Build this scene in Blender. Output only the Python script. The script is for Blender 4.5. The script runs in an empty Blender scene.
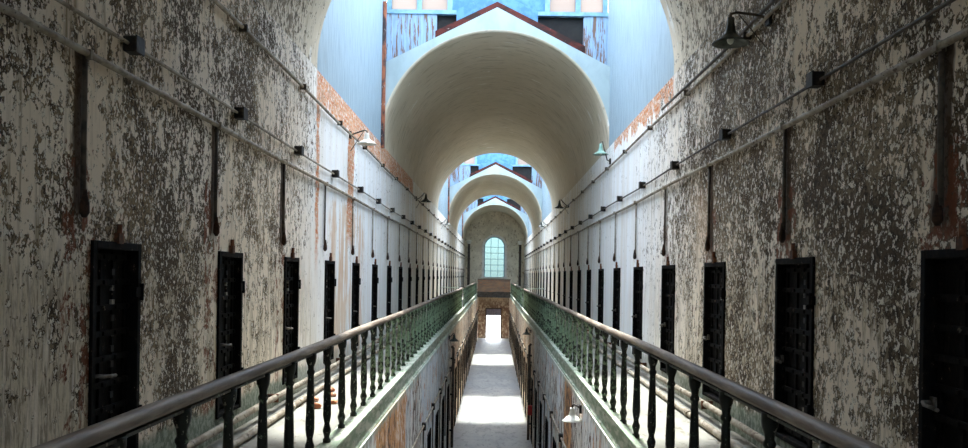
import bpy, bmesh, math, random
from mathutils import Vector, Matrix, Euler
random.seed(7)
PI = math.pi
C = bpy.context.scene.collection
S = bpy.context.scene

# ------------------------------------------------------------------ node helpers
class V:
    """one node output, with arithmetic"""
    def __init__(s, t, o): s.t = t; s.o = o
    def _m(s, op, b=None, c=None, clamp=False):
        n = s.t.nodes.new('ShaderNodeMath'); n.operation = op; n.use_clamp = clamp
        s.t.links.new(s.o, n.inputs[0])
        for i, v in ((1, b), (2, c)):
            if v is None: continue
            if isinstance(v, V): s.t.links.new(v.o, n.inputs[i])
            else: n.inputs[i].default_value = v
        return V(s.t, n.outputs[0])
    def __add__(s, b): return s._m('ADD', b)
    def __sub__(s, b): return s._m('SUBTRACT', b)
    def __mul__(s, b): return s._m('MULTIPLY', b)
    def __truediv__(s, b): return s._m('DIVIDE', b)
    def rsub(s, a): return (s * -1) + a
    def mx(s, b): return s._m('MAXIMUM', b)
    def mn(s, b): return s._m('MINIMUM', b)
    def fract(s): return s._m('FRACT')
    def abs(s): return s._m('ABSOLUTE')
    def step(s, a, b):                                  # smooth map a..b -> 0..1 (a may exceed b)
        n = s.t.nodes.new('ShaderNodeMapRange'); n.interpolation_type = 'SMOOTHSTEP'
        s.t.links.new(s.o, n.inputs['Value'])
        n2 = n
        rev = (not isinstance(a, V)) and (not isinstance(b, V)) and a > b
        if rev: a, b = b, a
        for k, v in (('From Min', a), ('From Max', b)):
            if isinstance(v, V): s.t.links.new(v.o, n.inputs[k])
            else: n.inputs[k].default_value = v
        n.inputs['To Min'].default_value = 1.0 if rev else 0.0
        n.inputs['To Max'].default_value = 0.0 if rev else 1.0
        return V(s.t, n.outputs['Result'])
    def band(s, a, b, w): return s.step(a - w, a + w) * s.step(b + w, b - w)

class Mat:
    def __init__(s, name):
        s.m = bpy.data.materials.new(name); s.m.use_nodes = True
        s.t = s.m.node_tree; s.b = s.t.nodes['Principled BSDF']; s.out = s.t.nodes['Material Output']
        tc = s.t.nodes.new('ShaderNodeTexCoord'); s.P = tc.outputs['Object']
        sp = s.t.nodes.new('ShaderNodeSeparateXYZ'); s.t.links.new(s.P, sp.inputs[0])
        s.x, s.y, s.z = (V(s.t, sp.outputs[i]) for i in range(3))
        s.b.inputs['Specular IOR Level'].default_value = 0.25
    def vec(s, sx, sy, sz, off=0.0, src=None):
        n = s.t.nodes.new('ShaderNodeMapping'); s.t.links.new(src or s.P, n.inputs[0])
        n.inputs['Scale'].default_value = (sx, sy, sz); n.inputs['Location'].default_value = (off, off * .7, off * 1.3)
        return n.outputs[0]
    def noise(s, sc, det=3, rough=.55, dist=0.0, off=0.0):
        n = s.t.nodes.new('ShaderNodeTexNoise'); s.t.links.new(s.vec(*sc, off=off), n.inputs['Vector'])
        n.inputs['Scale'].default_value = 1; n.inputs['Detail'].default_value = det
        n.inputs['Roughness'].default_value = rough; n.inputs['Distortion'].default_value = dist
        return V(s.t, n.outputs['Fac'])
    def mix(s, f, a, b):
        n = s.t.nodes.new('ShaderNodeMix'); n.data_type = 'RGBA'
        for i, v in ((0, f), (6, a), (7, b)):
            if isinstance(v, V): s.t.links.new(v.o, n.inputs[i])
            elif i == 0: n.inputs[0].default_value = v
            elif isinstance(v, tuple): n.inputs[i].default_value = (*v, 1)
            else: s.t.links.new(v, n.inputs[i])
        return n.outputs[2]
    def brick(s, c1, c2, mortar, scale=1.0, w=.22, h=.075, plane='yz'):
        n = s.t.nodes.new('ShaderNodeTexBrick')
        cb = s.t.nodes.new('ShaderNodeCombineXYZ')
        a = {'yz': (s.y, s.z), 'xz': (s.x, s.z), 'xy': (s.x, s.y)}[plane]
        s.t.links.new(a[0].o, cb.inputs[0]); s.t.links.new(a[1].o, cb.inputs[1])
        s.t.links.new(cb.outputs[0], n.inputs['Vector'])
        n.inputs['Scale'].default_value = scale; n.inputs['Brick Width'].default_value = w
        n.inputs['Row Height'].default_value = h; n.inputs['Mortar Size'].default_value = .008
        for k, v in (('Color1', c1), ('Color2', c2), ('Mortar', mortar)): n.inputs[k].default_value = (*v, 1)
        return n.outputs['Color']
    def done(s, col, rough=.85, bump=None, strength=.4, dist=.02, metal=0.0, spec=None):
        if isinstance(col, tuple): s.b.inputs['Base Color'].default_value = (*col, 1)
        else: s.t.links.new(col, s.b.inputs['Base Color'])
        if isinstance(rough, V): s.t.links.new(rough.o, s.b.inputs['Roughness'])
        else: s.b.inputs['Roughness'].default_value = rough
        s.b.inputs['Metallic'].default_value = metal
        if spec is not None: s.b.inputs['Specular IOR Level'].default_value = spec
        if bump is not None:
            n = s.t.nodes.new('ShaderNodeBump'); s.t.links.new(bump.o, n.inputs['Height'])
            n.inputs['Strength'].default_value = strength; n.inputs['Distance'].default_value = dist
            s.t.links.new(n.outputs[0], s.b.inputs['Normal'])
        return s.m

PL, PR = 2.36, 2.44               # cell spacing, left and right
DL0, DR0 = 5.48, 4.30             # first visible doors, left and right
YEND = 69.0
YBACK = -16.0
OPEN = [(-10.8, -3.8), (11.5, 18.0), (36.0, 43.6), (55.0, 62.5)]  # first opening lies unseen behind the camera, shifted nearer to light the near walls

# ------------------------------------------------------------------ materials
def wall_mat(name, side):
    m = Mat(name); y, z = m.y, m.z
    o = 0 if side < 0 else 31.7
    big = m.noise((.3, .45, .4), 2, .5, 0, o)
    big2 = m.noise((1, 1.3, .8), 3, .5, 0, o + 5)
    fl = m.noise((9, 8.0, 6.6), 9, .68, .35, o)
    fl2 = m.noise((20, 17, 15), 5, .66, .3, o + 11)
    st = m.noise((8, 13, .9), 6, .6, .1, o + 3)
    st2 = m.noise((4, 5, .35), 4, .55, 0, o + 8)
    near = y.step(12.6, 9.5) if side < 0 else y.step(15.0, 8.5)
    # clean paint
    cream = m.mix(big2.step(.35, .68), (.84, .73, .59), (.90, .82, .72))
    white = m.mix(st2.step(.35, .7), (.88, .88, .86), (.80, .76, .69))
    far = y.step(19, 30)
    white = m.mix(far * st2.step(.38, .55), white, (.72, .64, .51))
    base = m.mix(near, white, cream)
    # brownish rubbed wash, vertical
    wash = st.step(.50, .66) * big.step(.3, .65)
    wash = wash * (near * .75 + .15) + (st.step(.60, .68) * .30)
    base = m.mix(wash.mn(1.0), base, (.34, .265, .17))
    # flakes: curled paint, tan plaster under it, painted curl shadow along the broken edges
    low = z.step(1.95, 1.35)
    fine = m.noise((34, 26, 24), 4, .68, .2, o + 29)
    grain = m.noise((34, 34, 7), 4, .68, .2, o + 39)
    rub = low * near * (big2 + (st - .5) * .8).step(.40, .52)
    base = m.mix(rub * (.8 if side < 0 else .95), base, m.mix((grain * .6 + st * .4).step(.43, .55), (.22, .165, .10), (.68, .59, .44)))
    dens = near * (.085 if side < 0 else .165) + ((big - .5) * .60 + (big2 - .5) * .55) * (near * .6 + .4) - low * .07 - (near * -1 + 1) * .13
    if side < 0: dens = dens - y.step(5.7, 4.7) * .10
    val = fl * .5 + fl2 * .5 + dens * .42 + .004
    m1 = val.step(.532, .540)
    edge = val.band(.533, .543, .004)
    m3 = (fl2 * .5 + fine * .5).step(.545, .56) * m1
    m2 = (fl * .4 + fine * .6).step(.515, .54) * m1
    col = m.mix(m1, base, m.mix((big2 * .5 + fine * .5).step(.45, .53), (.27, .20, .12) if side < 0 else (.24, .185, .12), (.10, .070, .042)))
    col = m.mix((m2 * (.75 if side > 0 else .6)).mx(edge * .5), col, (.024, .016, .010))
    col = m.mix(m3 * .9, col, (.88, .82, .70))
    # rust stains round the vertical drops
    y0 = (DL0 - .5) if side < 0 else (DR0 + .22)
    PITCH = PL if side < 0 else PR
    fr = ((y - y0 + PITCH * .5) / PITCH).fract() - .5
    d = (fr * PITCH).abs()
    wob = m.noise((6, 6, 1.6), 4, .6, 0, o + 17)
    wd = wob * .22 - .03 + z.step(3.0, 1.9) * (.04 if side < 0 else .07)
    stain = (wd - d).step(0.0, .045) * z.step(2.9, 2.85) * z.step(1.75, 1.95) * (near * .75 + .18) 
    col = m.mix(stain, col, (.075, .045, .028))
    redst = (wd * .8 - (d - .12).abs()).step(0, .03) * z.step(2.4, 2.3) * near * fl.step(.5, .56)
    col = m.mix(redst * .7, col, (.22, .07, .035))
    # exposed brick / orange render of the first skylight bay
    bn = m.noise((2, 3.2, 2.2), 6, .65, .2, o + 23) - .5
    if side < 0:
        b1 = ((z + bn * .35) .step(3.96, 4.0)) * y.band(11.5, 25, .05)
        b2 = (y + bn * .45).band(11.52, 11.72, .03) * z.step(1.4, 2.2)
        b3 = (y + bn * .9).band(13.95, 14.6, .05) * z.step(1.9, 2.3)
        b4 = ((y + bn * 1.6).band(12.6, 15.8, .2) * (z + bn * 1.4).step(2.75, 2.5)) * (m.noise((3, 5, .8), 5, .6, 0, 3).step(.44, .52))
        pk = b4 * .85
        bm_ = (b1 * bn.step(-.14, -.06)).mx(b2).mx(b3)
    else:
        b1 = ((z + bn * 1.3 - y.step(11.5, 17) * .12).step(4.10, 4.14)) * y.band(11.5, 17.2, .1)
        bm_ = b1
        pk = (y + bn * 1.6).band(9.4, 10.2, .2) * (z + bn).band(1.8, 2.6, .2) * .35
    col = m.mix(pk, col, m.mix(st.step(.4, .6), (.62, .40, .24), (.74, .58, .42)))
    bk = m.brick((.56, .17, .06), (.66, .27, .11), (.60, .40, .26))
    bk = m.mix(fl.step(.50, .56), bk, (.60, .34, .20))
    bk = m.mix(fl2.step(.52, .58), bk, (.80, .68, .56))
    bk = m.mix(m2.mx(fine.step(.60, .64)) , bk, (.20, .07, .035))
    col = m.mix(bm_, col, bk)
    # greenish damp foot of the wall
    foot = (z + bn * .35).step(.36, .26)
    foot_c = m.mix(fl2.step(.45, .55), (.16, .20, .15), (.34, .38, .31))
    col = m.mix(foot * (near * .5 + .45), col, foot_c)
    # coarse seams between strips, far part
    h = (m1 * -.55) + (m2 * -.45) + fl2 * .5 + st * .4 + m3 * .7
    return m.done(col, .88, h, .55, .03, spec=.2)

def lower_wall_mat(name, side):
    m = Mat(name); y, z = m.y, m.z; o = 50 if side < 0 else 80
    big = m.noise((.5, .55, .4), 2, .5, 0, o)
    st = m.noise((8, 6, .7), 6, .62, .15, o)
    fl = m.noise((9, 8, 5), 8, .65, .3, o)
    base = m.mix(big.step(.4, .6), (.66, .70, .74), (.74, .72, .66))
    base = m.mix(st.step(.5, .62), base, (.33, .30, .27))
    far = y.step(24, 27)
    warm = m.mix(st.step(.42, .6), (.88, .78, .62), (.66, .42, .25))
    base = m.mix(far, base, warm)
    bn = fl - .5
    if side < 0: b = (y + bn * .8).band(9.4, 12.6, .06) * st.step(.36, .42)
    else: b = (y + bn * .7).band(13.1, 14.5, .05)
    edge = (z + bn * .5).step(-.32, -.25)
    base = m.mix(b, base, m.mix(st.step(.45, .6), (.66, .35, .15), (.42, .19, .08)))
    base = m.mix((fl + (big - .5) * .4).step(.57, .59), base, (.12, .08, .055))
    base = m.mix((fl + (big - .5) * .4).step(.45, .43) * .6, base, (.86, .82, .74))
    base = m.mix(m.noise((3, 3, 2.2), 5, .65, .3, o + 7).step(.585, .60) * .8, base, (.55, .28, .15))
    base = m.mix(edge * .6, base, (.40, .46, .38))
    return m.done(base, .85, fl + st * .6, .5, .03)

def vault_mat():
    m = Mat('vault_plaster')
    n1 = m.noise((.5, .35, .5), 3, .5)
    n2 = m.noise((2.2, 9, 2.2), 5, .6, .3)
    n3 = m.noise((1.2, 5, 1.2), 6, .6, .6, 9)
    c = m.mix(n1.step(.35, .65), (.62, .53, .38), (.70, .61, .46))
    c = m.mix(n2.step(.52, .66) * .6, c, (.40, .32, .21))
    c = m.mix(n3.step(.655, .67) * .8, c, (.84, .81, .74))
    c = m.mix(n3.step(.36, .34) * .5, c, (.45, .37, .27))
    f1 = m.noise((9, 8, 6), 8, .68, .35, 2); f2 = m.noise((26, 20, 16), 4, .66, .2, 12); bg = m.noise((.8, .8, .8), 3, .5, 0, 4)
    dn = m.y.step(11.5, 9.5) * (m.z.step(6.0, 4.5) * .16 - .06) + (bg - .5) * .3 - m.y.step(10, 14) * .3
    v = f1 * .5 + f2 * .5 + dn * .5
    k1 = v.step(.54, .548); k2 = (f2 * .7 + f1 * .3).step(.54, .57) * k1
    c = m.mix(k1 * m.y.step(13, 11), c, (.25, .19, .12)); c = m.mix(k2 * m.y.step(13, 11) * .7, c, (.05, .036, .024))
    return m.done(c, .75, n2 * .6 + n3, .35, .03)

def plank_mat(name, base, worn, axis='y', w=.14, peel=.62):
    m = Mat(name); a = m.y if axis == 'y' else m.x
    f = (a / w).fract(); d = (f - .5).abs()
    gap = d.step(.455, .49)
    n = m.noise((15, 15, 1.3) if axis == 'x' else (9, 9, 1.0), 6, .65, .2); n2 = m.noise((16, 16, 2), 4, .6, 0, 4)
    c = m.mix(n2.step(.4, .65), base, tuple(v * .82 for v in base))
    c = m.mix(n.step(peel, peel + .03), c, worn)
    c = m.mix(gap * .75, c, tuple(v * .35 for v in base))
    return m.done(c, .7, (gap * -1.0) + n * .4, .6, .02)

def iron_mat():
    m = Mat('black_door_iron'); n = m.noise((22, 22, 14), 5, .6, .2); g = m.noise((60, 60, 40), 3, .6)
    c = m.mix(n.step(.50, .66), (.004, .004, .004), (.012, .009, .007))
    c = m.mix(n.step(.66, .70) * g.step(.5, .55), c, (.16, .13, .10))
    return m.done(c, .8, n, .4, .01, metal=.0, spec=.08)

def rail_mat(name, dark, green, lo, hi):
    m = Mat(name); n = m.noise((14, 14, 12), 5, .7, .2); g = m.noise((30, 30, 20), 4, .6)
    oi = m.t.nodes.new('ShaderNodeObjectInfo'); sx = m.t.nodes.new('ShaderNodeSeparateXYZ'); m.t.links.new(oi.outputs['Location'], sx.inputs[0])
    far_lit = V(m.t, sx.outputs[1]).step(7.0, 13.0)          # painted shade: balusters under the near vault go black, farther ones green
    c = m.mix((n + far_lit * .16 - .10).step(lo, hi), dark, green)
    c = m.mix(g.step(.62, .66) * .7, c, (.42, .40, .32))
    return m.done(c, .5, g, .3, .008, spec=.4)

def simple(name, a, b, sc=(6, 6, 6), lo=.4, hi=.65, rough=.7, c3=None, t3=.64, metal=0.0, bump=.3):
    m = Mat(name); n = m.noise(sc, 6, .62, .15)
    c = m.mix(n.step(lo, hi), a, b)
    if c3: c = m.mix(m.noise(tuple(v * 2.3 for v in sc), 5, .65, .2, 7).step(t3, t3 + .03), c, c3)
    return m.done(c, rough, n, bump, .015, metal=metal)

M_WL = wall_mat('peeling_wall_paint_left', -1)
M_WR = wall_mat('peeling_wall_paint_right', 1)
M_LL = lower_wall_mat('lower_wall_paint_left', -1)
M_LR = lower_wall_mat('lower_wall_paint_right', 1)
M_VAULT = vault_mat()
M_GABLE = simple('gable_plaster', (.40, .48, .48), (.33, .40, .41), (2, 2, 1.2), .4, .7, .8)
M_PLANKY = plank_mat('shaft_planks', (.34, .44, .49), (.32, .30, .27), 'y', .10, .70)
M_PLANKX = plank_mat('blue_planks', (.30, .42, .55), (.20, .12, .085), 'x', .075, .53)
M_BLUE = simple('blue_paint', (.07, .19, .34), (.11, .26, .42), (5, 5, 5), .4, .6, .6, (.30, .25, .2), .68)
M_LBLUE = simple('light_blue_frame', (.17, .31, .42), (.24, .40, .50), (6, 6, 6), .4, .6, .6, (.2, .18, .16), .70)
M_RED = simple('red_brown_beam', (.10, .020, .014), (.035, .015, .012), (3, 3, 6), .4, .6, .8, (.30, .26, .22), .66)
M_RUSTPOST = simple('rusty_timber', (.36, .12, .06), (.05, .035, .035), (6, 6, 2.2), .42, .58, .8, (.5, .42, .36), .62)
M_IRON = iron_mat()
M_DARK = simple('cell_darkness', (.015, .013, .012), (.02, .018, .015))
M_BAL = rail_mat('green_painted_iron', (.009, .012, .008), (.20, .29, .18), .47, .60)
M_FASC = simple('green_fascia_paint', (.30, .38, .27), (.58, .60, .50), (5, 3, 14), .42, .6, .7, (.14, .10, .07), .62)
M_HAND = simple('worn_handrail_wood', (.13, .095, .070), (.30, .245, .19), (14, 1.4, 14), .4, .66, .55, (.34, .30, .25), .68)
M_GFLOOR = simple('gallery_floor_stone', (.20, .195, .17), (.29, .28, .245), (3, 1.2, 3), .35, .65, .8, (.16, .14, .11), .60)
M_PIPE = simple('painted_conduit', (.36, .32, .25), (.20, .16, .115), (9, 5, 9), .42, .6, .6, (.09, .06, .04), .60)
M_PIPED = simple('dark_conduit', (.045, .037, .030), (.10, .08, .06), (9, 5, 9), .4, .6, .6)
M_BOX = simple('black_box_metal', (.016, .014, .013), (.05, .04, .03), (16, 16, 16), .45, .65, .6)
M_RUST = simple('rust', (.20, .075, .035), (.07, .035, .022), (16, 16, 16), .4, .6, .8)
M_RUSTD = simple('dark_rust', (.07, .035, .022), (.025, .016, .012), (16, 16, 16), .4, .6, .9)
M_LAMPD = simple('dark_lamp_enamel', (.035, .042, .036), (.075, .085, .07), (10, 10, 10), .4, .6, .45)
M_LAMPW = simple('white_lamp_enamel', (.72, .72, .66), (.60, .60, .52), (10, 10, 10), .4, .6, .4, (.3, .16, .08), .70)
M_LAMPG = simple('pale_green_lamp_enamel', (.20, .36, .29), (.33, .46, .38), (10, 10, 10), .4, .6, .4)
M_BRICK = simple('brick_fragment', (.55, .22, .10), (.40, .14, .07), (9, 9, 9), .4, .6, .9, (.70, .62, .52), .60)
M_PARA = simple('brown_parapet', (.36, .21, .12), (.24, .16, .11), (1.5, 3, 5), .4, .6, .8, (.5, .18, .07), .6)
M_REDB = simple('red_enamel', (.40, .03, .02), (.25, .02, .02), (10, 10, 10))
M_WFR = simple('white_window_frame', (.82, .80, .73), (.66, .64, .58), (4, 4, 4), .4, .7, .6)

def floor_mat():
    m = Mat('ground_concrete')
    n = m.noise((1.3, .5, 1), 5, .6, .3); g = m.noise((7, 3, 7), 6, .65, 0, 3)
    c = m.mix(n.step(.35, .65), (.27, .28, .28), (.38, .375, .35))
    c = m.mix(g.step(.53, .62) * .7, c, (.17, .175, .17))
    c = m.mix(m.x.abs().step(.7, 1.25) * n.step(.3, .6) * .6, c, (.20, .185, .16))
    ln = ((m.y / 2.4).fract() - .5).abs().step(.487, .495)
    c = m.mix(ln * .5, c, (.2, .2, .2))
    return m.done(c, .55, g, .2, .01, spec=.35)
M_FLOOR = floor_mat()
def end_mat():
    m = Mat('end_wall_plaster')
    n = m.noise((1.3, 1, 1.3), 5, .6, .3); g = m.noise((8, 8, 5), 7, .65, .2, 5)
    c = m.mix(n.step(.38, .62), (.78, .70, .54), (.62, .54, .40))
    c = m.mix(g.step(.56, .62), c, (.40, .32, .22))
    c = m.mix(m.z.step(.0, -1.2) * g.step(.42, .5) * .8, c, (.24, .13, .09))
    return m.done(c, .85, g, .4, .03)
M_END = end_mat()

def glass(name, tint, gloss=.06):
    m = bpy.data.materials.new(name); m.use_nodes = True; t = m.node_tree; t.nodes.clear()
    o = t.nodes.new('ShaderNodeOutputMaterial'); mx = t.nodes.new('ShaderNodeMixShader')
    a = t.nodes.new('ShaderNodeBsdfTransparent'); b = t.nodes.new('ShaderNodeBsdfGlossy')
    a.inputs[0].default_value = (*tint, 1); b.inputs['Roughness'].default_value = .08
    b.inputs['Color'].default_value = (.8, .9, .95, 1)
    mx.inputs[0].default_value = gloss
    t.links.new(a.outputs[0], mx.inputs[1]); t.links.new(b.outputs[0], mx.inputs[2]); t.links.new(mx.outputs[0], o.inputs[0])
    return m
M_GLASS = glass('skylight_glass', (.93, .97, 1))
def frosted():
    m = bpy.data.materials.new('frosted_glass'); m.use_nodes = True; t = m.node_tree; t.nodes.clear()
    o = t.nodes.new('ShaderNodeOutputMaterial'); mx = t.nodes.new('ShaderNodeMixShader')
    a = t.nodes.new('ShaderNodeBsdfTransparent'); b = t.nodes.new('ShaderNodeBsdfTranslucent')
    a.inputs[0].default_value = (.24, .225, .22, 1); b.inputs[0].default_value = (.27, .255, .25, 1)
    mx.inputs[0].default_value = .85
    t.links.new(a.outputs[0], mx.inputs[1]); t.links.new(b.outputs[0], mx.inputs[2]); t.links.new(mx.outputs[0], o.inputs[0])
    return m
M_FROST = frosted()

# ------------------------------------------------------------------ mesh helpers
class MB:
    def __init__(s): s.bm = bmesh.new()
    def box(s, x0, x1, y0, y1, z0, z1, mi=0):
        v = [s.bm.verts.new((x, y, z)) for x in (x0, x1) for y in (y0, y1) for z in (z0, z1)]
        for f in ((0,1,3,2), (4,6,7,5), (0,4,5,1), (2,3,7,6), (0,2,6,4), (1,5,7,3)):
            s.bm.faces.new([v[i] for i in f]).material_index = mi
        return s
    def tube(s, pts, r, n=10, caps=True):
        pts = [Vector(p) for p in pts]; rings = []
        rs = r if isinstance(r, (list, tuple)) else [r] * len(pts)
        up0 = None
        for i, p in enumerate(pts):
            d = (pts[min(i + 1, len(pts) - 1)] - pts[max(i - 1, 0)]).normalized()
            if up0 is None:
                up0 = Vector((0, 0, 1)) if abs(d.z) < .9 else Vector((1, 0, 0))
            a = (up0 - d * up0.dot(d)).normalized(); up0 = a; b = d.cross(a)
            rings.append([s.bm.verts.new(p + (a * math.cos(2*PI*k/n) + b * math.sin(2*PI*k/n)) * rs[i]) for k in range(n)])
        for q, w in zip(rings, rings[1:]):
            for k in range(n):
                s.bm.faces.new((q[k], q[(k+1) % n], w[(k+1) % n], w[k])).smooth = True
        if caps:
            s.bm.faces.new(rings[0][::-1]); s.bm.faces.new(rings[-1])
        return s
    def lathe(s, prof, n=16, c=(0, 0, 0), close=True):
        rings = []
        for r, z in prof:
            rings.append([s.bm.verts.new((c[0] + r*math.cos(2*PI*k/n), c[1] + r*math.sin(2*PI*k/n), c[2] + z)) for k in range(n)])
        for q, w in zip(rings, rings[1:]):
            for k in range(n):
                s.bm.faces.new((q[k], q[(k+1) % n], w[(k+1) % n], w[k])).smooth = True
        if close:
            s.bm.faces.new(rings[0][::-1]); s.bm.faces.new(rings[-1])
        return s
    def prism(s, poly, y0, y1, mi=0, mi_end=None):         # polygon in xz, extruded along y
        a = [s.bm.verts.new((x, y0, z)) for x, z in poly]; b = [s.bm.verts.new((x, y1, z)) for x, z in poly]
        n = len(poly)
        for k in range(n):
            s.bm.faces.new((a[k], a[(k+1) % n], b[(k+1) % n], b[k])).material_index = mi
        for f in (s.bm.faces.new(a[::-1]), s.bm.faces.new(b)): f.material_index = mi if mi_end is None else mi_end
        return s
    def build(s, name, mats, parent=None, loc=(0, 0, 0), bevel=0, rot=None):
        bmesh.ops.recalc_face_normals(s.bm, faces=s.bm.faces[:])
        if bevel:
            bmesh.ops.bevel(s.bm, geom=[e for e in s.bm.edges if not e.smooth or e.calc_face_angle(0) > .6], offset=bevel, segments=1, affect='EDGES', clamp_overlap=True)
        me = bpy.data.meshes.new(name); s.bm.to_mesh(me); s.bm.free()
        for mm in (mats if isinstance(mats, (list, tuple)) else [mats]): me.materials.append(mm)
        o = bpy.data.objects.new(name, me); C.objects.link(o); o.location = loc
        if rot: o.rotation_euler = rot
        if parent: o.parent = parent
        return o
def struct(o): o['kind'] = 'structure'; return o
def tag(o, label, cat, group=None):
    o['label'] = label; o['category'] = cat
    if group: o['group'] = group
    return o
def empty(name, loc=(0, 0, 0), rz=0):
    o = bpy.data.objects.new(name, None); C.objects.link(o); o.location = loc; o.rotation_euler = (0, 0, rz)
    o.empty_display_size = .1
    return o
def copy_tree(o, parent=None):
    c = o.copy(); C.objects.link(c)
    if parent: c.parent = parent
    for ch in kids.get(o.name, []): copy_tree(ch, c)
    return c
kids = {}
def child(o):
    kids.setdefault(o.parent.name, []).append(o); return o

# ------------------------------------------------------------------ shell
X = 2.5; XV = 1.4; XL = 1.3; ZG = -3.75; ZS = 4.40; R = 2.498
NL = [DL0 + PL * k for k in range(-9, 27)]
NR = [DR0 + PR * k for k in range(-8, 27)]
DZ0, DZ1, DW, DWR = .20, 1.74, .70, .84

def holed_wall(xa, xb, y0, y1, z0, z1, holes, hz0, hz1, hw, mat, name):
    """a thick wall with real door openings"""
    mb = MB(); cur = y0
    for h in holes:
        if h - hw/2 <= cur or h + hw/2 >= y1: continue
        mb.box(xa, xb, cur, h - hw/2, z0, z1)
        if hz0 > z0 + .01: mb.box(xa, xb, h - hw/2, h + hw/2, z0, hz0)
        mb.box(xa, xb, h - hw/2, h + hw/2, hz1, z1)
        cur = h + hw/2
    mb.box(xa, xb, cur, y1, z0, z1)
    bmesh.ops.remove_doubles(mb.bm, verts=mb.bm.verts[:], dist=1e-4)
    # drop coincident inner faces
    seen = {}
    for f in mb.bm.faces: seen.setdefault(tuple(sorted(v.index for v in f.verts)), []).append(f)
    mb.bm.verts.index_update(); seen = {}
    for f in mb.bm.faces: seen.setdefault(tuple(sorted(v.index for v in f.verts)), []).append(f)
    for fs in seen.values():
        if len(fs) > 1: bmesh.ops.delete(mb.bm, geom=fs, context='FACES_ONLY')
    return struct(mb.build(name, mat))

holed_wall(-X - .4, -X, YBACK, YEND, -.22, ZS, NL, DZ0, DZ1, DW, M_WL, 'wall_left')
holed_wall(X, X + .4, YBACK, YEND, -.22, ZS, NR, DZ0, DZ1, DWR, M_WR, 'wall_right')
LDZ = -1.75
NLL = [n for n in NL if n < 66]; NLR = [n for n in NR if n < 66]
holed_wall(-XL - .5, -XL, YBACK, YEND, ZG, -.22, NLL, ZG, LDZ, .8, M_LL, 'wall_lower_left')
holed_wall(XL, XL + .5, YBACK, YEND, ZG, -.22, NLR, ZG, LDZ, .8, M_LR, 'wall_lower_right')
# unlit cell backs behind both tiers
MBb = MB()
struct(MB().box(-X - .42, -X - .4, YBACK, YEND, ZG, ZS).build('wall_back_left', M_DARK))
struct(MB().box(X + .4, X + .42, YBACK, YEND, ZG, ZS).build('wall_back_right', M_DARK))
struct(MB().box(-XL, XL, YBACK, YEND + 14, ZG - .2, ZG).build('floor', M_FLOOR))
for s, nm in ((-1, 'floor_gallery_left'), (1, 'floor_gallery_right')):
    a, b = sorted((s * (XV - .04), s * X))
    struct(MB().box(a, b, YBACK, YEND, -.22, 0).build(nm, M_GFLOOR))
    a, b = sorted((s * XV, s * (XV - .05)))
    mb = MB().box(a, b, YBACK, YEND, -.24, .035)
    a, b = sorted((s * (XV - .05), s * (XV - .08)))
    mb.box(a, b, YBACK, YEND, -.26, -.19).box(a, b, YBACK, YEND, -.01, .045)
    struct(mb.build('trim_1' if s < 0 else 'trim_2', M_FASC, bevel=.006))
# far end wall with arched window and doorway; back wall
def end_wall(y0, y1, name, with_holes):
    mb = MB()
    if not with_holes:
        mb.box(-X - .4, X + .4, y0, y1, ZG - .2, 8)
        return struct(mb.build(name, M_END))
    W = .88; zb, zs = 1.40, 3.92; dw, dt = .60, -1.30
    top = [(W * math.cos(a), zs + W * math.sin(a)) for a in [PI * k / 24 for k in range(25)]]
    mb.prism([(-X - .4, ZG - .2), (-dw, ZG - .2), (-dw, dt), (-dw, zb), (-W, zb), (-W, zs)] + [(-X - .4, zs)], y0, y1)
    mb.prism([(X + .4, ZG - .2), (dw, ZG - .2), (dw, dt), (dw, zb), (W, zb), (W, zs)] + [(X + .4, zs)], y0, y1)
    mb.box(-dw, dw, y0, y1, dt, zb)
    mb.prism([(X + .4, zs)] + top + [(-X - .4, zs), (-X - .4, 8), (0, 8)], y0, y1)
    mb.prism([(0, 8), (X + .4, 8), (X + .4, zs)], y0, y1)
    o = mb.build(name, M_END)
    return struct(o)
def arch_piece(mb, r0, r1, zc, y0, y1, x0=0, seg=24, a0=0, a1=PI):
    for k in range(seg):
        a = a0 + (a1 - a0) * k / seg; b = a0 + (a1 - a0) * (k + 1) / seg
        mb.prism([(x0 + r0*math.cos(a), zc + r0*math.sin(a)), (x0 + r1*math.cos(a), zc + r1*math.sin(a)),
                  (x0 + r1*math.cos(b), zc + r1*math.sin(b)), (x0 + r0*math.cos(b), zc + r0*math.sin(b))], y0, y1)
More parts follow.
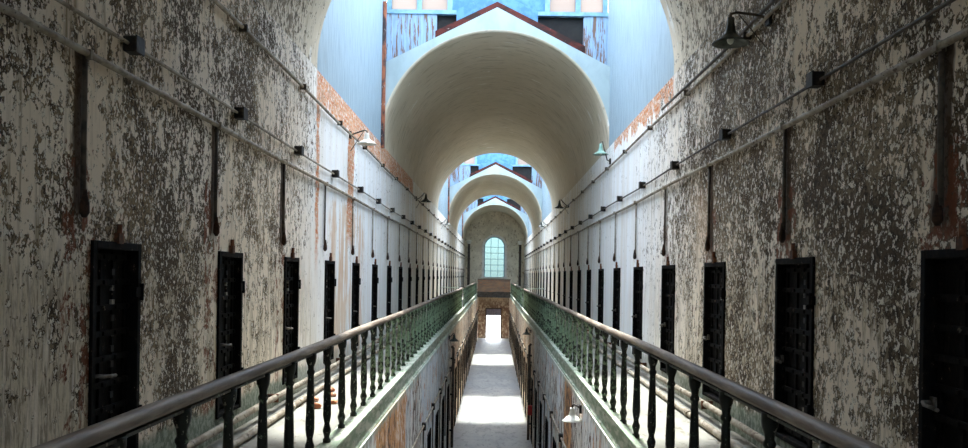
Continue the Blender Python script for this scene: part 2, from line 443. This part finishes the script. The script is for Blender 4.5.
def build_end():
    W = .88; zb, zs, dw, dt = 1.40, 3.92, .60, -1.30
    mb = MB(); y0, y1 = YEND, YEND + .5
    for s in (-1, 1):
        a, b = sorted((s * (X + .4), s * dw)); mb.box(a, b, y0, y1, ZG - .2, dt)
        a, b = sorted((s * (X + .4), s * dw)); mb.box(a, b, y0, y1, dt, zb)
        a, b = sorted((s * (X + .4), s * W)); mb.box(a, b, y0, y1, zb, zs)
    mb.box(-dw, dw, y0, y1, dt, zb)
    n = 24
    for k in range(n):
        a = PI * k / n; b = PI * (k + 1) / n
        xa, xb = W * math.cos(a), W * math.cos(b)
        mb.prism([(xb, zs + W * math.sin(b)), (xa, zs + W * math.sin(a)), (xa, 8), (xb, 8)], y0, y1)
    for s in (-1, 1):
        a, b = sorted((s * (X + .4), s * W)); mb.box(a, b, y0, y1, zs, 8)
    struct(mb.build('wall_end', M_END))
    # arched window
    w = empty('window_9', (0, YEND - .02, zb)); w['kind'] = 'structure'
    fr = MB()
    for s in (-1, 1):
        a, b = sorted((s * (W - .02), s * (W + .16))); fr.box(a, b, -.06, .12, 0, zs - zb)
    arch_piece(fr, W - .02, W + .16, zs - zb, -.06, .12); fr.box(-W - .22, W + .22, -.12, .12, -.12, 0)
    fr.build('window_frame', M_WFR, w)
    sb = MB(); arch_piece(sb, W - .09, W - .02, zs - zb, .02, .08)
    for s in (-1, 1):
        a, b = sorted((s * (W - .09), s * (W - .02))); sb.box(a, b, .02, .08, 0, zs - zb)
    for k in range(1, 6): sb.box(-W + .05, W - .05, .03, .07, k * .5 - .018, k * .5 + .018)
    for x in (-.3, .3): sb.box(x - .018, x + .018, .03, .07, 0, 3.2)
    sb.build('sash', M_LBLUE, w)
    g = MB(); pts = [(W * math.cos(PI*k/24), zs - zb + W * math.sin(PI*k/24)) for k in range(25)]
    g.prism(pts + [(-W, 0), (W, 0)], .044, .052); g.build('pane', glass('dirty_cyan_glass', (.17, .235, .275), .05), w)
    d = empty('door_99', (0, YEND - .02, ZG)); d['kind'] = 'structure'
    fr = MB().box(-dw - .08, -dw, -.04, .2, 0, dt - ZG + .08).box(dw, dw + .08, -.04, .2, 0, dt - ZG + .08).box(-dw, dw, -.04, .2, dt - ZG, dt - ZG + .08)
    fr.box(-dw, dw, 0, .1, 1.92, 1.98)
    fr.build('door_frame', M_PIPED, d)
    MB().box(-dw, dw, .04, .05, 1.98, 2.45).build('transom', simple('dusty_transom', (.30, .30, .42), (.2, .2, .3)), d)
build_end()
end_wall(YBACK - .3, YBACK, 'wall_behind', False)
# sunlit yard beyond the far door
struct(MB().box(-12, 12, YEND + .5, YEND + 26, ZG - .4, ZG - .02).build('floor_yard', simple('pale_yard', (.5, .49, .45), (.6, .58, .54))))
struct(MB().box(-12, 12, YEND + 16, YEND + 16.5, ZG - .4, ZG + 2.6).build('wall_yard', simple('pale_yard_wall', (.4, .39, .38), (.5, .48, .47))))

# vaults (gabled prisms with a half-round soffit)
ZE, ZA = 6.06, 7.40
VA = [(YBACK, OPEN[0][0])] + [(OPEN[i][1], OPEN[i+1][0]) for i in range(3)] + [(OPEN[3][1], YEND)]
for (a, b) in VA:
    mb = MB(); n = 48
    def gz(x): return ZA - (ZA - ZE) * abs(x) / X
    arc = [(R * math.cos(PI*k/n), ZS + R * math.sin(PI*k/n)) for k in range(n + 1)]
    xs = [(X + .4, ZS)] 
    # end faces + soffit + roof, column by column
    nseg = max(2, int((b - a) / .8)); ys = [a + (b - a) * k / nseg for k in range(nseg + 1)]
    be = .05                                           # rounded arris at the mouths
    prof = [(a, R + be), (a + be * .3, R + be * .3), (a + be, R)] + [(y, R) for y in ys[1:-1]] + [(b - be, R), (b - be * .3, R + be * .3), (b, R + be)]
    rings = [[mb.bm.verts.new((min(max(r * math.cos(PI*k/n), -X), X), y, ZS + r * math.sin(PI*k/n))) for k in range(n + 1)] for y, r in prof]
    for q, w in zip(rings, rings[1:]):
        for k in range(n):
            f = mb.bm.faces.new((q[k], q[k+1], w[k+1], w[k])); f.smooth = True
    for ring, y in ((rings[0], a), (rings[-1], b)):
        tops = [mb.bm.verts.new((v.co.x, y, gz(v.co.x))) for v in ring]
        for k in range(n):
            if abs(ring[k].co.x - ring[k+1].co.x) < 1e-6: continue
            mb.bm.faces.new((ring[k], ring[k+1], tops[k+1], tops[k])).material_index = 1
    mb.prism([(-X, ZE), (0, ZA), (0, ZA + .04), (-X - .4, ZE - .1), (-X - .4, ZS), (-X, ZS)], a, b, 1)
    mb.prism([(X, ZE), (0, ZA), (0, ZA + .04), (X + .4, ZE - .1), (X + .4, ZS), (X, ZS)], a, b, 1)
    struct(mb.build('ceiling', [M_VAULT, M_GABLE]))

# skylight shafts
ZT = 8.9
def shaft(i, a, b):
    A, B = a - .5, b + .5                              # the shaft is longer than the mouth: gables stand free of it
    for s in (-1, 1):
        x0, x1 = sorted((s * X, s * (X + .12)))
        struct(MB().box(x0, x1, a, b, ZS, ZT).box(x0, x1, A, a, ZE - .05, ZT).box(x0, x1, b, B, ZE - .05, ZT).build('wall_shaft_left' if s < 0 else 'wall_shaft_right', M_PLANKY))
    zw = 7.42 + (.0)
    for y, d in ((A, -1), (B, 1)):
        y0, y1 = sorted((y, y + d * .1))
        # planks left and right of the roof timbers
        mb = MB()
        gl = lambda x: ZA - (ZA - ZE) * abs(x) / X - .02
        mb.prism([(-X, gl(X)), (-1.36, gl(1.36)), (-1.36, zw), (-X, zw)], y0, y1)
        mb.prism([(1.95, gl(1.95)), (X, gl(X)), (X, zw), (1.95, zw)], y0, y1)
        struct(mb.build('wall_shaft_end', M_PLANKX))
        struct(MB().prism([(-1.36, gl(1.36)), (0, gl(0)), (1.95, gl(1.95)), (1.95, zw + .02), (-1.36, zw + .02)], *((y1, y1 + .5) if d > 0 else (y0 - .5, y0))).build('wall_roof_void', M_DARK))
        # clerestory
        w = empty('window_%d' % (i * 2 + (1 if d < 0 else 2)), (0, (y0 + y1) / 2, zw)); w['kind'] = 'structure'
        fr = MB().box(-X, X, -.08, .08, 0, .09).box(-X, X, -.08, .08, ZT - zw - .09, ZT - zw)
        for x in (-2.44, -1.76, -1.07, 1.13, 1.82, 2.44): fr.box(x - .055, x + .055, -.07, .07, .09, ZT - zw - .09)
        fr.build('window_frame', M_LBLUE, w)
        MB().box(-1.07, 1.13, -.03, .03, .09, ZT - zw - .09).build('panel', M_BLUE, w)
        for x0, x1 in ((-2.385, -1.815), (-1.705, -1.125), (1.185, 1.765), (1.875, 2.385)):
            MB().box(x0, x1, -.008, .008, .09, ZT - zw - .09).build('pane', M_FROST, w)
        # dark red roof timbers riding the gable
        yy0, yy1 = sorted((y - d * .42, y - d * .12))
        t = .17
        mb = MB()
        mb.prism([(-1.36, 6.70), (0, 7.41), (0, 7.41 + t * 1.05), (-1.36, 6.70 + t * 1.3)], yy0, yy1)
        mb.prism([(1.95, 6.38), (0, 7.41), (0, 7.41 + t * 1.05), (1.95, 6.38 + t * 1.5)], yy0, yy1)
        struct(mb.build('trim_3', M_RED))
        mb = MB().prism([(0, 7.60), (.9, 7.12), (.9, 7.40), (.0, 7.82)], yy0 + .05, yy1 - .05).prism([(0, 7.60), (-.9, 7.14), (-.9, 7.42), (0, 7.82)], yy0 + .05, yy1 - .05)
        struct(mb.build('trim_4', M_BLUE))
    # rusted corner timber on the left
    struct(MB().box(-X, -X + .075, b - .10, b + .02, ZS - .1, 7.5).build('trim_5', M_RUSTPOST, bevel=.01))
    # pitched glass roof
    w = empty('window_%d' % (20 + i), (0, (a + b) / 2, ZT)); w['kind'] = 'structure'
    L = (B - A) / 2
    bars = MB().box(-X - .12, -X + .1, -L, L, 0, .12).box(X - .1, X + .12, -L, L, 0, .12).box(-.07, .07, -L, L, .98, 1.12)
    nb = int(2 * L / .75)
    for k in range(nb + 1):
        y = -L + 2 * L * k / nb
        bars.prism([(-X, .06), (0, 1.0), (0, 1.08), (-X, .14)], y - .025, y + .025)
        bars.prism([(X, .06), (0, 1.0), (0, 1.08), (X, .14)], y - .025, y + .025)
    for y in (-L, L):
        pass
    bars.build('glazing_bar', M_LBLUE, w)
    MB().prism([(-X, .08), (0, 1.02), (0, 1.03), (-X, .09)], -L, L).prism([(X, .08), (0, 1.02), (0, 1.03), (X, .09)], -L, L).build('pane', M_GLASS, w)
    for y in (-L, L):
        MB().prism([(-X, 0), (X, 0), (0, .98)], y - .03, y + .03).build('panel', M_LBLUE, w)
    # portal: tells the renderer where the sky comes in, gives off nothing itself
    pl = bpy.data.lights.new('sky_portal', 'AREA'); pl.shape = 'RECTANGLE'; pl.size = 2 * X - .1; pl.size_y = B - A - .1
    pl.cycles.is_portal = True
    po = bpy.data.objects.new('sky_portal', pl); C.objects.link(po); po.location = (0, (A + B) / 2, ZT - .05)
for i, (a, b) in enumerate(OPEN): shaft(i, a, b)

# far bridge with its parapet, and two dark iron columns
struct(MB().box(-XV + .05, XV - .05, 66.3, YEND, -.25, 0).build('floor_bridge', M_GFLOOR))
p = empty('bridge_parapet', (0, 66.25, 0)); tag(p, 'brown boarded parapet across the far end of the block under the arched window', 'parapet')
mb = MB().box(-1.3, 1.3, -.03, .03, .2, 1.15)
for k in range(9): mb.box(-1.3 + k * .315, -1.22 + k * .315, -.05, .03, .2, 1.15)
mb.build('panel', M_PARA, p)
MB().box(-1.33, 1.33, -.08, .08, 1.15, 1.24).build('cap_rail', M_HAND, p)
MB().box(-1.34, 1.34, -.12, .10, -.26, .2).build('edge_beam', M_PIPED, p)
for s in (-1, 1):
    c = empty('iron_column', (s * 2.12, 68.0, 0))
    tag(c, 'dark iron column at the far end, %s of the arched window' % ('left' if s < 0 else 'right'), 'column', 'columns at the far end')
    MB().lathe([(.13, .15), (.11, .5), (.10, 4.1)], 12).build('shaft', M_PIPED, c)
    MB().lathe([(.19, 0), (.19, .08), (.14, .15)], 12).build('base', M_PIPED, c)
    MB().lathe([(.10, 4.1), (.2, 4.25), (.2, 4.42)], 12).build('capital', M_WFR, c)

# ------------------------------------------------------------------ cell doors
def make_door(name, s, w, h, y, z, x, idx):
    d = empty('door_%d' % idx, (x, y, z), 0 if s < 0 else PI); d['kind'] = 'structure'
    return d
M_STUD = simple('worn_stud', (.012, .012, .011), (.30, .27, .22), (3, 3, 3), .50, .56, .7)
def door_meshes(w, h, tag_):
    me = {}
    fr = MB().box(-.10, .02, -w/2, -w/2 + .05, 0, h).box(-.10, .02, w/2 - .05, w/2, 0, h).box(-.10, .02, -w/2 + .05, w/2 - .05, h - .05, h)
    fr.box(-.10, .015, -w/2 + .05, w/2 - .05, 0, .04)
    fr = fr.build('door_frame', M_IRON, bevel=.004)
    lf = MB().box(-.09, -.065, -w/2 + .05, w/2 - .05, .04, h - .05)
    nc, nr = 4, 9
    for k in range(nc):
        yc = -w/2 + .09 + (w - .18) * k / (nc - 1); lf.box(-.065, -.05, yc - .022, yc + .022, .05, h - .06)
    for k in range(nr):
        zc = .09 + (h - .19) * k / (nr - 1); lf.box(-.05, -.038, -w/2 + .06, w/2 - .06, zc - .02, zc + .02)
    for k in range(nc):
        yc = -w/2 + .09 + (w - .18) * k / (nc - 1)
        for q in range(nr):
            zc = .09 + (h - .19) * q / (nr - 1)
            lf.box(-.038, -.026, yc - .013, yc + .013, zc - .013, zc + .013, 0)
    for q in range(12):
        zc = .2 + (h - .4) * q / 11
        lf.box(-.064, -.048, w * .10 - .02, w * .10 + .02, zc - .022, zc + .022, 1)
    lf = lf.build('door_leaf', [M_IRON, M_STUD])
    return fr, lf
def handle_mesh(w, h):
    mb = MB().tube([(-.02, -w/2 + .06, h * .44), (.03, -w/2 + .07, h * .44), (.05, -w/2 + .12, h * .435), (.05, -w/2 + .26, h * .43)], .012, 8)
    mb.box(-.035, -.015, -w/2 + .055, -w/2 + .10, h * .44 - .03, h * .44 + .03)
    return mb
PIV = {}
def place_doors(ys, s, x, z, w, h, proto, start, lug=True):
    i = start
    for y in ys:
        d = empty('door_%d' % i, (x, y, z), 0 if s < 0 else PI); d['kind'] = 'structure'
        # local +x faces the corridor after the turn for the left wall; mirrored by turning on the right
        for p in proto:
            c = p.copy(); C.objects.link(c); c.parent = d
        i += 1
    return i
def proto_door(w, h, lug):
    fr, lf = door_meshes(w, h, '')
    hd = handle_mesh(w, h).build('door_handle', simple('worn_latch', (.13, .12, .10), (.05, .04, .03), (20, 20, 20)))
    out = [fr, lf, hd]
    if lug:
        out.append(MB().box(-.02, .035, -.035, .035, h - .01, h + .06).tube([(.02, 0, h + .05), (.02, 0, h + .12)], .018, 8).build('lug', M_RUST))
        for zz in (.22, .78):
            out.append(MB().box(.0, .03, w/2 - .1, w/2 + .02, h * zz - .035, h * zz + .035).tube([(.028, w/2 - .01, h*zz - .06), (.028, w/2 - .01, h*zz + .06)], .016, 8).build('hinge', M_IRON))
    return out
up = proto_door(DW, DZ1 - DZ0, True)
upr = proto_door(DWR, DZ1 - DZ0, True)
lo = proto_door(.8, LDZ - ZG, False)
n = place_doors([y for y in NL if YBACK + .6 < y < YEND - .6], -1, -X, DZ0, DW, 0, up, 1)
n = place_doors([y for y in NR if YBACK + .6 < y < YEND - .6], 1, X, DZ0, DWR, 0, upr, n)
n = place_doors([y for y in NLL if YBACK + .6 < y < YEND - .6], -1, -XL, ZG, .8, 0, lo, n)
n = place_doors([y for y in NLR if YBACK + .6 < y < YEND - .6], 1, XL, ZG, .8, 0, lo, n)
for p in up + upr + lo: bpy.data.objects.remove(p)

# ------------------------------------------------------------------ railings
RH = .94
def baluster():
    return MB().lathe([(.036, 0), (.036, .03), (.024, .045), (.030, .075), (.038, .10), (.038, .12), (.027, .15), (.024, .175),
                       (.031, .20), (.038, .25), (.037, .33), (.032, .50), (.026, .66), (.025, .70), (.033, .715), (.033, .73), (.024, .745), (.027, .775), (.040, .81),
                       (.044, .84), (.044, .88)], 12)
def post_mesh():
    return MB().lathe([(.05, 0), (.05, .06), (.035, .08), (.035, .78), (.05, .82), (.05, .885)], 14)
def railing(s, ya, yb, y0, step, label):
    x = s * (XV + (.075 if s < 0 else .02))
    r = empty('railing', (x, 0, 0)); tag(r, label, 'railing', 'gallery balustrades')
    n = int((yb - ya) / 1.0); ys = [ya + (yb - ya) * k / n for k in range(n + 1)]
    prof = [(-.040, -.018), (-.046, 0), (-.040, .020), (-.024, .034), (0, .039), (.024, .034), (.040, .020), (.046, 0), (.040, -.018), (.020, -.028), (-.020, -.028)]
    mb = MB(); rings = []
    for q, y in enumerate(ys):                          # slightly sagging moulded rail
        dz = .006 * math.sin(y * .33) + .004 * math.sin(y * .9 + s); dx = .006 * math.sin(y * .27 + s)
        rings.append([mb.bm.verts.new((a + dx, y, RH - .02 + b + dz)) for a, b in prof])
    for q, w in zip(rings, rings[1:]):
        for k in range(len(prof)):
            mb.bm.faces.new((q[k], q[(k+1) % len(prof)], w[(k+1) % len(prof)], w[k])).smooth = True
    mb.bm.faces.new(rings[0]); mb.bm.faces.new(rings[-1][::-1])
    mb.build('handrail', M_HAND, r)
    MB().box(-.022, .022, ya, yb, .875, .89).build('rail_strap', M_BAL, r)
    MB().box(-.05, .06, ya, yb, -.005, .012).build('foot_rail', M_FASC, r)
    ba = None; y = y0
    while y < yb - .15:
        if y > ya + .1:
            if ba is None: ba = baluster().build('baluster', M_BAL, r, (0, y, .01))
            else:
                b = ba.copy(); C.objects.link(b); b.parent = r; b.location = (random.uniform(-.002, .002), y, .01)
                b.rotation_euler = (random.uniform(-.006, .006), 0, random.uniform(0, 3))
        y += step
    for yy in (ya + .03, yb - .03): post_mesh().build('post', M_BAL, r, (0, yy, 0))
    return r
for s, y0, st, side in ((-1, 5.38 - 4.2, .70, 'left'), (1, 4.88 - 4.56, .76, 'right')):
    railing(s, -2.5, 37.6, y0, st, 'long near stretch of the iron balustrade with dark handrail on the %s gallery' % side)
    railing(s, 41.0, 67.8, y0, st, 'far stretch of the green iron balustrade beyond the gap on the %s gallery' % side)
    # short returns across the gallery at the gap
    g = empty('gate_rail', (s * XV, 39.85, 0)); tag(g, 'thin green cross rail at the gap in the %s gallery balustrade' % side, 'rail', 'cross rails at the gap')
    MB().tube([(s * .04, 0, .9), (s * 1.096, 0, .93)], .018, 8).build('bar', M_FASC, g)
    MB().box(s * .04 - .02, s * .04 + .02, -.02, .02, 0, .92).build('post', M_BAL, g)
    MB().tube([(s * .04, 0, .45), (s * 1.096, 0, .47)], .014, 8).build('bar', M_FASC, g)

# ------------------------------------------------------------------ conduits along the walls
def wig(y0, y1, step, x, z, ax=.004, az=.008, ph=0):
    n = int((y1 - y0) / step)
    return [(x + ax * math.sin(1.3 * k + ph), y0 + (y1 - y0) * k / n, z + az * math.sin(.9 * k + ph)) for k in range(n + 1)]
for s in (-1, 1):
    side = 'left' if s < 0 else 'right'
    xw = s * (X - .003)
    doors = [y for y in (NL if s < 0 else NR) if -3 < y < 67]
    # thick lower run with the vertical drops
    r = empty('wall_pipe', (0, 0, 0)); tag(r, 'thick pale pipe with vertical drops above the cell doors on the %s wall' % side, 'pipe', 'thick pipes above the doors')
    MB().tube(wig(-15, 68.5, 1.2, xw - s * .032, 2.86, ph=s), .022, 10).build('pipe', M_PIPE, r)
    for y in doors:
        yd = y + (-.5 if s < 0 else .22)
        MB().tube([(xw - s * .02, yd, 2.86), (xw - s * .02, yd, 2.4), (xw - s * .02, yd + random.uniform(-.01, .01), 1.98)], .013 if y > 11 else .017, 8).build('drop_pipe', M_PIPED if y < 13 else M_PIPE, r)
        MB().lathe([(.013, .12), (.018, .08), (.028, .03), (.030, -.02), (.012, -.05)], 10, (xw - s * .031, yd, 1.92)).build('drop_end', M_RUSTD, r)
        MB().box(min(xw, xw - s * .062), max(xw, xw - s * .062), yd - .013, yd + .013, 2.83, 2.89).build('clip', M_PIPE, r)
    # thin upper run with black junction boxes
    r = empty('wall_conduit', (0, 0, 0)); tag(r, 'thin conduit with a row of black junction boxes on the %s wall' % side, 'conduit', 'conduits with junction boxes')
    MB().tube(wig(-15, 68.5, 1.2, xw - s * .03, 3.08, ph=s * 2), .013, 8).build('pipe', M_PIPE if s < 0 else M_PIPED, r)
    for y in doors:
        yb = y + (.10 if s < 0 else -.50)
        x0, x1 = sorted((xw, xw - s * .085)); x2, x3 = sorted((xw - s * .085, xw - s * .097))
        MB().box(x0, x1, yb - .06, yb + .06, 3.03, 3.135).box(x2, x3, yb - .067, yb + .067, 3.023, 3.142).build('junction_box', M_BOX, r, bevel=.005)
    # pipe under the spring line
    r = empty('ledge_pipe', (0, 0, 0)); tag(r, 'slim pipe running along the top of the %s wall under the vault' % side, 'pipe', 'pipes under the vault')
    MB().tube(wig(-15, 68.5, 1.0, xw - s * .035, 3.93, .004, .012, s), .02, 8).build('pipe', M_PIPE, r)
    if s > 0: MB().tube(wig(-15, 12, 1.0, xw - s * .05, 4.01, .004, .012, 2), .018, 8).build('pipe', M_PIPED, r)
    for k in range(28):
        y = -2 + k * 2.5
        MB().box(min(xw, xw - s * .08), max(xw, xw - s * .08), y - .015, y + .015, 3.895, 3.965).build('clip', M_PIPED, r)
    # pipes lying along the foot of the wall
    for q, (dx, z, rr, what) in enumerate(((.09, .14, .034, 'upper pale pipe along the foot of the %s gallery wall'), (.27, .042, .032, 'lower pale pipe lying on the floor of the %s gallery'))):
        r = empty('floor_pipe', (0, 0, 0)); tag(r, what % side, 'pipe', 'pipes along the gallery floors')
        MB().tube(wig(-15, 68, 1.5, xw - s * dx, z, .006, .0 if q else .012, q), rr, 10).build('pipe', M_PIPE, r)
        for k in range(17):
            y = 1.2 + k * 4
            if q: MB().tube([(xw - s * dx, y - .06, z), (xw - s * dx, y + .06, z)], rr + .008, 10).build('coupling', M_PIPE, r)
            else: MB().box(min(xw, xw - s * (dx + rr)), max(xw, xw - s * (dx + rr)), y - .02, y + .02, z - .045, z + .045).build('bracket', M_RUST, r)
    # lower tier conduit and the odd vertical
    xl = s * (XL - .003)
    r = empty('lower_conduit', (0, 0, 0)); tag(r, 'dark conduit on the %s ground floor wall below the gallery' % side, 'conduit', 'conduits on the ground floor walls')
    MB().tube(wig(-15, 68.5, 1.2, xl - s * .03, -1.32, .003, .02, s), .022, 8).build('pipe', M_PIPE, r)
    for y in doors:
        MB().tube([(xl - s * .03, y + .62, -1.32), (xl - s * .03, y + .62, -2.9)], .014, 8).build('drop_pipe', M_PIPED, r)
        MB().box(min(xl, xl - s * .07), max(xl, xl - s * .07), y + .57, y + .67, -1.4, -1.26).build('junction_box', M_BOX, r)
    yv = 25.2 if s < 0 else 26.5
    r = empty('down_pipe', (xl - s * .1, yv, ZG)); tag(r, 'black vertical pipe with a bent top on the %s ground floor wall' % side, 'pipe', 'black vertical pipes')
    MB().tube([(0, 0, 0), (0, 0, 2.9), (0, -.03, 3.05), (s * .05, -.06, 3.10)], .04, 10).build('pipe', M_PIPED, r)
    for zz in (.5, 1.6, 2.7): MB().box(min(0, s * .085), max(0, s * .085), -.06, .06, zz, zz + .05).build('bracket', M_BOX, r)
b = empty('alarm_box', (XL - .12, 26.25, -2.9)); tag(b, 'small red box on the black pipe of the right ground floor wall', 'box')
MB().box(-.02, .12, -.09, .09, 0, .3).build('body', M_REDB, b, bevel=.01); MB().box(-.035, -.02, -.06, .06, .05, .25).build('door', M_BOX, b)

# ------------------------------------------------------------------ lamps
def lamp(name, label, s, xw, y, z, zm, reach, rad, mat, group, tall=1.0, brace=True, inner=None):
    """wall lamp: flange, arm, neck, wide enamel shade.  z = rim height, zm = height of the arm at the wall"""
    L = empty(name, (xw, y, z)); tag(L, label, 'lamp', group)
    px = -s * reach
    ht = .23 * tall
    MB().box(min(0, -s * .03), max(0, -s * .03), -.05, .05, zm - z - .06, zm - z + .06).build('wall_plate', M_BOX, L)
    MB().tube([(-s * .02, 0, zm - z), (px * .35, 0, zm - z + .03), (px * .85, 0, ht + .05), (px, 0, ht + .035), (px, 0, ht - .02)], .013, 8).build('arm', M_PIPED, L)
    if brace: MB().tube([(px * .8, 0, ht + .03), (-s * .02, .0, zm - z - .28)], .006, 6).build('brace', M_PIPED, L)
    sh = MB().lathe([(.032, ht), (.034, ht * .8), (.045, ht * .5), (.06, ht * .34), (.085, .055), (rad * .75, .025), (rad, 0), (rad, -.006),
                     (rad * .75, .015), (.08, .045), (.05, ht * .34), (.03, ht * .5)], 28)
    o = sh.build('lamp_shade', mat, L); o.location = (px, 0, 0); O = o
    bl = MB().lathe([(.012, .05), (.026, .035), (.032, .005), (.024, -.02), (.006, -.032)], 14).build('bulb', M_LAMPW, O); bl.location = (0, 0, .02)
    MB().lathe([(.02, .07), (.022, .04)], 12).build('socket', M_BOX, O).location = (0, 0, .02)
    return L
G1 = 'wall lamps under the vault'
lamp('wall_lamp', 'nearest dark lamp with wide shade high on the right wall', 1, X, 7.45, 3.70, 3.93, .36, .165, M_LAMPD, G1)
lamp('wall_lamp', 'pale lamp high on the left wall beside the exposed brick band', -1, -X, 14.1, 3.78, 3.93, .30, .17, M_LAMPW, G1, .8)
lamp('wall_lamp', 'pale green funnel lamp on the right wall at the mouth of the first vault', 1, X, 17.7, 4.20, 4.05, .22, .17, M_LAMPG, G1, 1.0, False)
lamp('wall_lamp', 'dark lamp on the right wall under the middle of the first vault', 1, X, 27.6, 3.85, 3.93, .32, .17, M_LAMPD, G1)
lamp('wall_lamp', 'dark lamp on the left wall under the middle of the first vault', -1, -X, 26.0, 3.85, 3.93, .32, .17, M_LAMPD, G1)
lamp('wall_lamp', 'small distant lamp on the left wall at the second skylight', -1, -X, 38.0, 3.85, 3.93, .32, .17, M_LAMPD, G1)
lamp('wall_lamp', 'small distant lamp on the right wall at the second skylight', 1, X, 38.4, 3.85, 3.93, .32, .17, M_LAMPD, G1)
G2 = 'wall lamps below the galleries'
lamp('lower_lamp', 'white enamel lamp under the right gallery edge near the orange patch', 1, XL, 11.7, -.50, -.33, .13, .145, M_LAMPW, G2, .8, False)
lamp('lower_lamp', 'dark lamp under the left gallery edge beside the black vertical pipe', -1, -XL, 24.4, -.42, -.32, .16, .15, M_LAMPD, G2, .8, False)
lamp('lower_lamp', 'dark lamp under the right gallery edge beyond the white lamp', 1, XL, 27.6, -.42, -.32, .16, .15, M_LAMPD, G2, .8, False)

# ------------------------------------------------------------------ rubble on the galleries
spots = [(-2.0, 9.4, .06, 'largest broken brick on the left gallery floor'), (-2.12, 9.9, .05, 'broken brick against the lower pipe on the left gallery'),
         (-1.98, 10.3, .045, 'broken brick farther along the left gallery floor'), (-2.10, 10.75, .055, 'farthest broken brick in the left gallery litter'),
         (-1.86, 9.75, .045, 'small brick crumb nearest the left balusters'), (2.08, 7.1, .05, 'small broken brick on the right gallery floor')]
for k, (x, y, r, lab) in enumerate(spots):
    bm = bmesh.new(); bmesh.ops.create_icosphere(bm, subdivisions=2, radius=r)
    for v in bm.verts:
        v.co.x *= 1.3; v.co.z = v.co.z * .7; v.co += Vector([random.uniform(-.14, .14) * r for _ in range(3)])
        if v.co.z < -r * .45: v.co.z = -r * .45
    me = bpy.data.meshes.new('brick_fragment'); bm.to_mesh(me); bm.free(); me.materials.append(M_BRICK)
    o = bpy.data.objects.new('brick_fragment', me); C.objects.link(o); o.location = (x, y, r * .45); o.rotation_euler.z = random.uniform(0, 6)
    tag(o, lab, 'brick', 'litter on the galleries')

# ------------------------------------------------------------------ light
w = bpy.data.worlds.new('sky'); S.world = w; w.use_nodes = True; t = w.node_tree
bg = t.nodes['Background']; sk = t.nodes.new('ShaderNodeTexSky'); sk.sky_type = 'NISHITA'
sk.sun_disc = False; sk.sun_elevation = math.radians(58); sk.sun_rotation = 0; sk.air_density = 1.2; sk.dust_density = 1.5
mxw = t.nodes.new('ShaderNodeMix'); mxw.data_type = 'RGBA'; mxw.inputs[0].default_value = .7; mxw.inputs[7].default_value = (1.5, 1.35, 1.12, 1)
t.links.new(sk.outputs[0], mxw.inputs[6]); t.links.new(mxw.outputs[2], bg.inputs[0]); bg.inputs[1].default_value = 2.0
sun = bpy.data.lights.new('sun', 'SUN'); sun.energy = 5.0; sun.angle = math.radians(4); sun.color = (1, .95, .84)
so = bpy.data.objects.new('sun', sun); C.objects.link(so)
so.rotation_euler = Vector((0, -.62, -1)).to_track_quat('-Z', 'Y').to_euler()

# ------------------------------------------------------------------ camera
cd = bpy.data.cameras.new('camera'); cam = bpy.data.objects.new('camera', cd); C.objects.link(cam); S.camera = cam
F = 820.0
cd.sensor_fit = 'HORIZONTAL'; cd.sensor_width = 36; cd.lens = 36 * F / 968
cd.clip_start = .05; cd.clip_end = 300
cam.location = (.03, 0, 1.56)
ROLL = math.radians(.9)
cam.rotation_euler = (Matrix.Rotation(PI/2, 4, 'X') @ Matrix.Rotation(ROLL, 4, 'Z')).to_euler()
# the vanishing point sits at pixel (492, 275)
dx, dy = 494.5 - 484, 275 - 224
cd.shift_x = -dx / 968; cd.shift_y = dy / 968

S.view_settings.view_transform = 'Standard'; S.view_settings.look = 'None'
S.view_settings.gamma = 1; S.view_settings.use_curve_mapping = False
S.view_settings.exposure = 1.82
S.cycles.max_bounces = 10; S.cycles.diffuse_bounces = 8; S.cycles.transparent_max_bounces = 12
S.cycles.caustics_reflective = False; S.cycles.caustics_refractive = False
S.cycles.sample_clamp_indirect = 6
